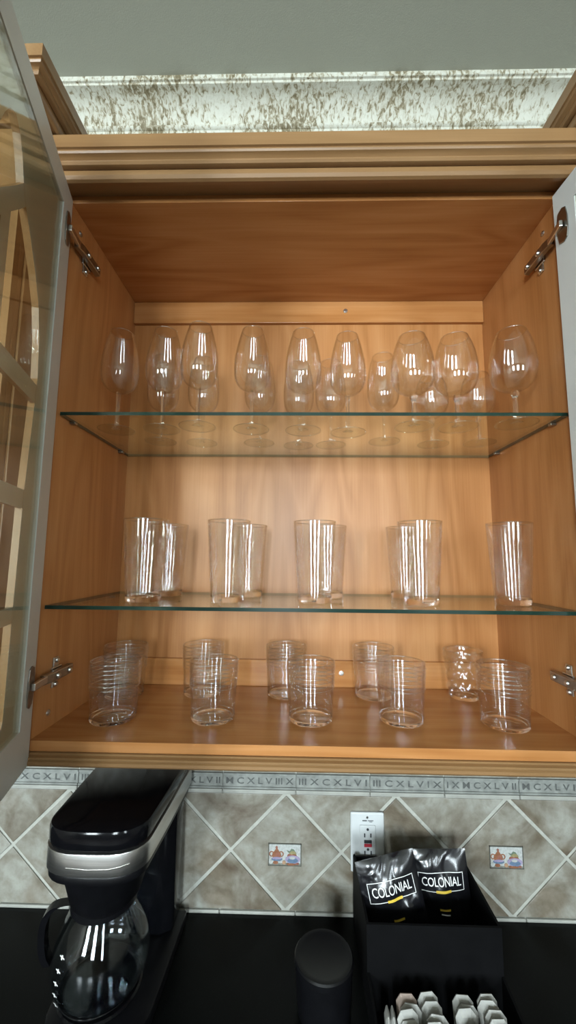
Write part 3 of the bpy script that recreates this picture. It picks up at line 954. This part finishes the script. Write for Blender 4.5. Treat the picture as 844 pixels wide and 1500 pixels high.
# ------------------------------------------------------------------ neighbouring cabinets, deeper and taller
def neighbour(side, label):
    s = side
    c = tag(empty('tall_wall_cabinet', (s * .80, .10, -.03)), label, 'cabinet')
    XI, XO, YN, YC, ZT = .4425, 1.16, -.066, -.092, .958
    def bx(d0, d1, y0, y1, z0, z1):
        a, b = sorted((s * d0, s * d1))
        return MB().box(a, b, y0, y1, z0, z1)
    def q(mb, nm, mt, **kw):
        return part(mb, nm, mt, c, **kw)
    q(bx(XI, XI + .018, YN, .285, -.03, ZT), 'side_panel', 'trim_upright', bevel=.001)
    q(bx(XO - .018, XO, YN, .285, -.03, ZT), 'side_panel', 'trim_upright', bevel=.001)
    q(bx(XI + .018, XO - .018, YN + .02, .285, ZT - .018, ZT), 'top_panel', 'trim_across')
    q(bx(XI + .018, XO - .018, YN + .02, .285, -.03, -.012), 'bottom_panel', 'trim_across')
    q(bx(XI + .018, XO - .018, .277, .285, -.012, ZT - .018), 'back_panel', 'trim_upright')
    for k in range(2):
        a = XI + .003 + k * ((XO - XI) / 2)
        b = XI - .003 + (k + 1) * ((XO - XI) / 2)
        d = q(bx(a, b, YN - .012, YN - .001, -.028, ZT - .025), 'door', 'trim_upright', bevel=.002)
        fr = MB()
        for (e0, e1, g0, g1) in ((a, a + .06, -.028, ZT - .025), (b - .06, b, -.028, ZT - .025), (a + .06, b - .06, -.028, .035), (a + .06, b - .06, ZT - .09, ZT - .025)):
            e0, e1 = sorted((s * e0, s * e1))
            fr.box(e0, e1, YN - .022, YN - .012, g0, g1)
        part(fr, 'door_frame', 'trim_upright', d)
    q(bx(XI, XO, YC, YN, ZT - .020, ZT + .028), 'frieze_board', 'trim_across')
    # crown that turns the corner; same ribs as the middle one
    pr = [(o * .84, .992 + (z - .943) * .88) for o, z in crown_line(cprof)]
    path = [(-XO, .285), (-XO, YC), (-XI, YC), (-XI, .285)] if s < 0 else [(XI, .285), (XI, YC), (XO, YC), (XO, .285)]
    q(MB().sweep(path, pr), 'crown_molding', 'trim_deep', smooth=True, angle=28)
neighbour(-1, 'taller deeper maple wall cabinet on the left with its own crown')
neighbour(1, 'taller deeper maple wall cabinet on the right with its own crown')

# ------------------------------------------------------------------ worktop and what stands on it
tag(MB().box(-ROOM_X + .002, ROOM_X - .002, -.352, TILE_Y + .0005, COUNTER_Z - .032, COUNTER_Z).build('countertop', 'black_granite', bevel=.003),
    'polished black stone worktop below the tiled backsplash', 'countertop')
bc = tag(empty('base_cabinet', (0, 0, FLOOR_Z)), 'maple base cabinet row under the black worktop', 'cabinet')
part(MB().box(-ROOM_X + .004, ROOM_X - .004, -.300, TILE_Y, FLOOR_Z + .1, COUNTER_Z - .033), 'body', 'trim_upright', bc)
part(MB().box(-ROOM_X + .004, ROOM_X - .004, -.24, TILE_Y, FLOOR_Z, FLOOR_Z + .1), 'toe_kick', 'black_matte', bc)
for k in range(7):
    a = -ROOM_X + .01 + k * .597
    d = part(MB().box(a, a + .585, -.321, -.301, FLOOR_Z + .11, COUNTER_Z - .05), 'door', 'trim_upright', bc, bevel=.002)
    part(MB().tube([(a + .53, -.322, -.62), (a + .53, -.345, -.615), (a + .53, -.345, -.535), (a + .53, -.322, -.53)], .004), 'handle', 'steel', d, smooth=True)

# ---- outlet
ou = tag(empty('wall_outlet', (.130, TILE_Y, -.308)), 'white safety outlet with black and red buttons on the tiles', 'outlet')
def rbox(x0, x1, y0, y1, z0, z1, bev, nm, mt, par):
    return MB().box(x0, x1, y0, y1, z0, z1).build(nm, mt, par, bevel=bev)
rbox(-.035, .035, -.006, .0, -.057, .057, .003, 'cover_plate', 'outlet_white', ou)
rc = rbox(-.0165, .0165, -.0085, -.006, -.0335, .0335, .0012, 'receptacle', 'outlet_white', ou)
for zz, nm, mt in ((.0035, 'button', 'outlet_dark'), (-.0035, 'button', 'outlet_red')):
    rbox(-.0078, .0078, -.0102, -.0084, zz - .0029, zz + .0029, .0005, nm, mt, rc)
for s in (-1, 1):
    for xx in (-.0064, .0064):
        rbox(xx - .0013, xx + .0013, -.0088, -.0084, s * .0165 - .0038 - .0015, s * .0165 + .0038 - .0015, 0, 'slot', 'outlet_dark', rc)
    g = MB().lathe([(.0001, .0005), (.0026, .0005), (.0026, 0)], 12)
    g.v = [(x, -.0084 - z, y + (.0262 if s > 0 else -.0115)) for x, y, z in g.v]
    g.build('ground_slot', 'outlet_dark', rc)
sw = MB().lathe([(.0001, .0008), (.002, .0008), (.0026, 0)], 12)
sw.v = [(x, -.006 - z, y + .0475) for x, y, z in sw.v]
sw.build('screw', 'steel', ou)
pm = MB()
for (a, b, z0, z1) in ((-.0105, -.001, .0405, .0425), (.001, .0125, .0410, .0422), (.004, .010, .0388, .0398)):
    pm.box(a, b, -.0062, -.0059, z0, z1)
pm.build('printed_marks', 'outlet_dark', ou)

# ---- coffee maker
cm = tag(empty('coffee_maker', (-.325, .13, COUNTER_Z), 0), 'black drip coffee maker with a brushed steel band', 'coffee maker')
CMX = -.325
def rounded(hw_b, hw_f, yb, yf, bulge, n=14):
    """plan outline: straight back, sides that close in, bowed front"""
    pts = [(CMX + hw_b, yb), (CMX - hw_b, yb)]
    pts += [(CMX - hw_f - (hw_b - hw_f) * .5, (yb + yf) / 2)]
    for i in range(n + 1):
        t = math.pi * (1 + i / n)
        c, s_ = math.cos(t), math.sin(t)
        pts.append((CMX + hw_f * math.copysign(abs(c) ** .62, c), yf + bulge + (s_) * bulge * 1.0))
    pts += [(CMX + hw_f + (hw_b - hw_f) * .5, (yb + yf) / 2)]
    return pts
def slab(pl, z0, z1, name, mt, bev, par=cm, **kw):
    return part(MB().prism(pl, z0, z1, lambda p, t: (p[0], p[1], t)), name, mt, par, bevel=bev, smooth=True, angle=40, **kw)
HO = rounded(.088, .080, .262, .008, .045)
def inset(pl, k):
    cx_ = sum(p[0] for p in pl) / len(pl)
    cy_ = sum(p[1] for p in pl) / len(pl)
    return [(cx_ + (x - cx_) * k, cy_ + (y - cy_) * k) for x, y in pl]
slab(inset(HO, .985), -.1600, -.1300, 'lid', 'black_gloss', .006)
slab(HO, -.1915, -.1605, 'steel_band', 'brushed_steel', .0012)
slab(inset(HO, .96), -.2050, -.1918, 'brew_head', 'black_plastic', .003)
slab([(CMX - .074, .262), (CMX - .074, .215), (CMX - .05, .202), (CMX + .05, .202), (CMX + .074, .215), (CMX + .074, .262)], -.430, -.2052, 'water_tank', 'black_gloss', .005)
slab(rounded(.088, .082, .262, .035, .05), COUNTER_Z + .0005, -.4302, 'base', 'black_plastic', .004)
bk = MB().lathe([(0, -.283), (.046, -.283), (.055, -.272), (.074, -.2052), (0, -.2052)], 40, (CMX - .008, .100, 0))
part(bk, 'filter_basket', 'black_plastic', cm, smooth=True)
wp = MB().lathe([(.0001, -.4275), (.062, -.4275), (.065, -.430)], 36, (CMX - .016, .118, 0))
part(wp, 'warming_plate', 'black_gloss', cm, smooth=True)
cv = MB()
NP = 24
front_pts = [p for p in HO if p[1] < .075]
front_pts = front_pts[2:-1]
wob = [(p[0], p[1] - .0006, -.1780 + .0022 * math.sin(i * .9)) for i, p in enumerate(front_pts)]
part(MB().tube(wob[4:-3], .0007, 6), 'embossed_line', 'steel', cm, smooth=True)

ca = tag(empty('coffee_carafe', (CMX - .018, .118, -.4272)), 'empty glass carafe on the coffee maker plate', 'carafe')
cprof2 = [(.046, .0012), (.060, .005), (.071, .018), (.0765, .042), (.0735, .070), (.064, .096), (.054, .116), (.050, .126), (.0505, .138)]
co = spline(cprof2, 5)
ci = [(a - .0018, z + .0012) for a, z in co]
MB().lathe([(.0002, .0012)] + co + ci[::-1] + [(.0002, .0032)], 56).build('glass_jug', 'carafe_glass', ca, smooth=True, angle=70)
MB().lathe([(.0495, .124), (.0525, .126), (.0525, .139), (.0495, .1405), (.0492, .124)], 48).build('collar', 'black_plastic', ca, smooth=True)
MB().lathe([(.0495, .1395), (.047, .1412), (.03, .1420), (0, .1422)], 40).build('lid', 'black_plastic', ca, smooth=True)
MB().lathe([(.0555, .0028), (.0590, .0022), (.0625, .0052), (.0618, .0062), (.0555, .0028)], 56).build('base_ring', 'black_gloss', ca, smooth=True)
ha = math.radians(192)
hp = [(.052, .128), (.076, .126), (.090, .110), (.093, .082), (.089, .056), (.082, .042)]
hs = spline(hp, 5)
hb = MB()
vs = []
for a, z in hs:
    for (e, g_) in ((-.005, -.009), (.005, -.009), (.005, .009), (-.005, .009)):
        rr = a + e
        vs.append((rr * math.cos(ha) - g_ * math.sin(ha), rr * math.sin(ha) + g_ * math.cos(ha), z))
n = len(hs)
fs = [(4 * i + k, 4 * i + (k + 1) % 4, 4 * i + 4 + (k + 1) % 4, 4 * i + 4 + k) for i in range(n - 1) for k in range(4)] + [(0, 1, 2, 3), (4 * n - 4, 4 * n - 3, 4 * n - 2, 4 * n - 1)]
hb.add(vs, fs).build('handle', 'black_gloss', ca, smooth=True)
mk = MB()
def rc_at(z):
    for (a, z0), (b, z1) in zip(co, co[1:]):
        if z0 <= z <= z1:
            return a + (b - a) * (z - z0) / max(1e-6, z1 - z0)
    return .07
for i, z in enumerate((.026, .041, .056, .071, .086)):
    an = math.radians(238)
    for (w_, h_) in ((.006, .0007), (.0016, .0024)):
        vs = []
        for (da, dz) in ((-w_, -h_), (w_, -h_), (w_, h_), (-w_, h_)):
            rr = rc_at(z + dz) + .0005
            t = an + da / rr
            vs.append((rr * math.cos(t), rr * math.sin(t), z + dz))
        mk.add(vs, [(0, 1, 2, 3)])
mk.build('level_marks', 'print_white', ca)

# ---- black canister
cn = tag(empty('canister', (.028, .112, COUNTER_Z)), 'small round black canister on the worktop beside the packet box', 'canister')
MB().lathe([(.0002, .0006), (.040, .0006), (.043, .003), (.0455, .030), (.0465, .0675), (.0002, .0675)], 48).build('body', 'black_plastic', cn, smooth=True)
MB().lathe([(.0468, .0678), (.0484, .0695), (.0484, .0775), (.0465, .0800), (.040, .0800), (.038, .0788), (.0002, .0788)], 48)  .build('lid', 'black_plastic', cn, smooth=True)

# ---- packet box with a tray in front
bxo = tag(empty('packet_box', (.205, .14, COUNTER_Z)), 'black two-level box holding coffee packets and sugar sachets', 'organizer')
BX0, BX1, BY0, BYM, BY1 = .098, .318, -.055, .112, .268
ZT1, ZT2, T = -.322, -.392, .004
part(MB().box(BX0, BX1, BY0, BY1, COUNTER_Z + .0004, COUNTER_Z + .0044), 'bottom', 'black_matte', bxo)
part(MB().box(BX0, BX1, BY1 - T, BY1, COUNTER_Z + .0045, -.327), 'back_wall', 'black_matte', bxo)
part(MB().box(BX0, BX1, BYM - T, BYM, COUNTER_Z + .0045, ZT1), 'divider', 'black_matte', bxo)
part(MB().box(BX0, BX1, BY0, BY0 + T, COUNTER_Z + .0045, ZT2 - .02), 'front_wall', 'black_matte', bxo)
for s in (0, 1):
    x0 = BX0 if s == 0 else BX1 - T
    part(MB().box(x0, x0 + T, BYM + .0003, BY1 - T - .0003, COUNTER_Z + .0045, ZT1), 'side_wall', 'black_matte', bxo)
    part(MB().prism([(BY0 + T + .0003, COUNTER_Z + .0045), (BYM - T - .0003, COUNTER_Z + .0045), (BYM - T - .0003, ZT2), (BY0 + T + .0003, ZT2 - .02)], x0, x0 + T,
                    lambda p, t: (t, p[0], p[1])), 'side_wall', 'black_matte', bxo)

# coffee packets
def packet(cx, cy, cz, tilt_back, roll, turn, pw, ph, label, seed, yellow_corner):
    rnd = random.Random(seed)
    ph1, ph2, ph3 = (rnd.uniform(0, 6) for _ in range(3))
    def hgt(a, b):      # a, b in -1..1
        ed = (1 - abs(a) ** 2.6) * (1 - abs(b) ** 3.5)
        return .012 * ed ** .8 + .0016 * math.sin(5 * a + 3 * b + ph1) * ed + .0011 * math.sin(9 * b - 4 * a + ph2) + .0009 * math.sin(13 * a + ph3) * (1 - abs(b))
    nu, nv = 26, 30
    mb = MB()
    vs, fs = [], []
    for sgn in (-1, 1):
        for j in range(nv + 1):
            for i in range(nu + 1):
                a, b = -1 + 2 * i / nu, -1 + 2 * j / nv
                edge = max(abs(a), abs(b)) > .999
                y = -(hgt(a, b) + .0006) if sgn < 0 else .0006 + .7 * .012 * (1 - a * a) * (1 - b * b)
                vs.append((a * pw / 2 * (1 - .02 * (1 - b * b)), y, b * ph / 2))
    k = (nu + 1) * (nv + 1)
    for j in range(nv):
        for i in range(nu):
            q = j * (nu + 1) + i
            fs.append((q, q + 1, q + nu + 2, q + nu + 1))
            fs.append((k + q, k + q + nu + 1, k + q + nu + 2, k + q + 1))
    for i in range(nu):
        fs.append((i, k + i, k + i + 1, i + 1))
        q = nv * (nu + 1) + i
        fs.append((q, q + 1, k + q + 1, k + q))
    for j in range(nv):
        q = j * (nu + 1)
        fs.append((q, q + nu + 1, k + q + nu + 1, k + q))
        q += nu
        fs.append((q, k + q, k + q + nu + 1, q + nu + 1))
    e = mb.add(vs, fs).build('coffee_packet', 'black_foil', smooth=True)
    e.matrix_world = (Matrix.Translation((cx, cy, cz)) @ Matrix.Rotation(turn, 4, 'Z') @ Matrix.Rotation(-tilt_back, 4, 'X') @ Matrix.Rotation(roll, 4, 'Y'))
    tag(e, label, 'coffee packet', 'black coffee packets in the box')
    def onto(pts2, faces, off, nm, mt):
        m2 = MB()
        m2.add([(x, -(hgt(2 * x / pw, 2 * z / ph) + .0006 + off), z) for x, z in pts2], faces)
        m2.build(nm, mt, e)
    def bar(x0, x1, z0, z1, n=10):
        ps, fc = [], []
        for i in range(n + 1):
            x = x0 + (x1 - x0) * i / n
            ps += [(x, z0), (x, z1)]
        return ps, [(2 * i, 2 * i + 2, 2 * i + 3, 2 * i + 1) for i in range(n)]
    tv, tf = text_polys('COLONIAL', .0200, .0001, .95)
    zt = ph / 2 - .047
    wv = max(p[0] for p in tv) - min(p[0] for p in tv)
    kx = pw * .66 / wv
    tv = [(x * kx, z + zt) for x, z in tv]
    # subdivide is not needed: the letters are small against the bulge
    onto(tv, tf, .0011, 'lettering', 'print_white')
    fr_p, fr_f = [], []
    hw_, z0, z1, t = pw * .385, zt - .0145, zt + .0145, .0011
    for ps, fc in (bar(-hw_, hw_, z0, z0 + t), bar(-hw_, hw_, z1 - t, z1), bar(-hw_, -hw_ + t, z0, z1, 1), bar(hw_ - t, hw_, z0, z1, 1)):
        b0 = len(fr_p)
        fr_p += ps
        fr_f += [tuple(b0 + i for i in q) for q in fc]
    onto(fr_p, fr_f, .0009, 'label_frame', 'print_white')
    ps, fc = bar(-.012, .016, z0 - .0012, z0 + .0028)
    onto(ps, fc, .0013, 'yellow_bar', 'print_yellow')
    ps, fc = bar(-.008, .011, zt - .0435, zt - .0405, 5)
    onto(ps, fc, .0009, 'yellow_bar', 'print_yellow')
    ps, fc = bar(-.006, .009, zt - .0500, zt - .0480, 5)
    onto(ps, fc, .0009, 'small_print', 'print_white')
    if yellow_corner:
        ps = [(.010, zt - .078), (.044, zt - .078), (.044, zt - .062), (.036, zt - .062)]
        onto(ps, [(0, 1, 2, 3)], .0012, 'yellow_corner', 'print_yellow')
packet(.1600, .164, -.350, math.radians(11), math.radians(-11), math.radians(3), .110, .176, 'shiny black coffee packet, left one, tilted and creased', 3, True)
packet(.2550, .205, -.359, math.radians(8), math.radians(-3), math.radians(-2), .108, .166, 'flatter black coffee packet, right one, upright in the box', 8, False)

# sugar sachets
def sachet_mesh(w_, h_, t_, tan):
    mb = MB()
    c = .007
    pl = [(-w_ / 2, 0), (w_ / 2, 0), (w_ / 2, h_ - c), (w_ / 2 - c, h_), (-w_ / 2 + c, h_), (-w_ / 2, h_ - c)]
    cen = [(x * .72, z * .78 + h_ * .10) for x, z in pl]
    n = len(pl)
    vs = [(x, -.0008, z) for x, z in pl] + [(x, .0008, z) for x, z in pl] + [(x, -t_ / 2, z) for x, z in cen] + [(x, t_ / 2, z) for x, z in cen]
    fs = [(i, (i + 1) % n, n + (i + 1) % n, n + i) for i in range(n)]
    fs += [(i, 2 * n + i, 2 * n + (i + 1) % n, (i + 1) % n) for i in range(n)]
    fs += [(n + i, n + (i + 1) % n, 3 * n + (i + 1) % n, 3 * n + i) for i in range(n)]
    fs += [tuple(range(2 * n, 3 * n)), tuple(range(3 * n, 4 * n))[::-1]]
    return mb.add(vs, fs).mesh('sugar_sachet', 'paper_tan' if tan else 'paper_white', smooth=False)
SW = sachet_mesh(.031, .056, .0075, False)
STN = sachet_mesh(.031, .056, .0075, True)
colx = [(.1500, 'left'), (.1860, 'second'), (.2340, 'third'), (.2720, 'right')]
rank = ['rearmost', 'second from the back', 'third from the back', 'fourth from the back', 'fifth from the back', 'sixth from the back', 'seventh from the back', 'front one']
rnd = random.Random(11)
for ci_, (x, cn_) in enumerate(colx):
    for k in range(8):
        tan = (ci_ == 0 and k == 0)
        o = obj('sugar_sachet', STN if tan else SW)
        y = .066 - k * .0118 + rnd.uniform(-.0012, .0012)
        o.location = (x + rnd.uniform(-.002, .002), y - .012, COUNTER_Z + .0075)
        o.rotation_euler = (math.radians(-16 + rnd.uniform(-2.5, 2.5)), math.radians(rnd.uniform(-5, 5)), math.radians(rnd.uniform(-6, 6)))
        o.scale = (1, 1, 1.12 + rnd.uniform(-.05, .05))
        tag(o, '%s paper sugar sachet, %s in the %s column of the tray' % ('tan' if tan else 'white', rank[k], cn_), 'sugar sachet', 'sugar sachets in the tray')
for k, x in enumerate((.1175, .1255)):
    o = obj('sugar_sachet', SW)
    o.location = (x, .046, COUNTER_Z + .0065)
    o.rotation_euler = (0, math.radians(5), math.radians(86))
    tag(o, 'white sugar sachet standing edge-on, %s of the two at the tray end' % ('outer' if k == 0 else 'inner'), 'sugar sachet', 'sugar sachets in the tray')
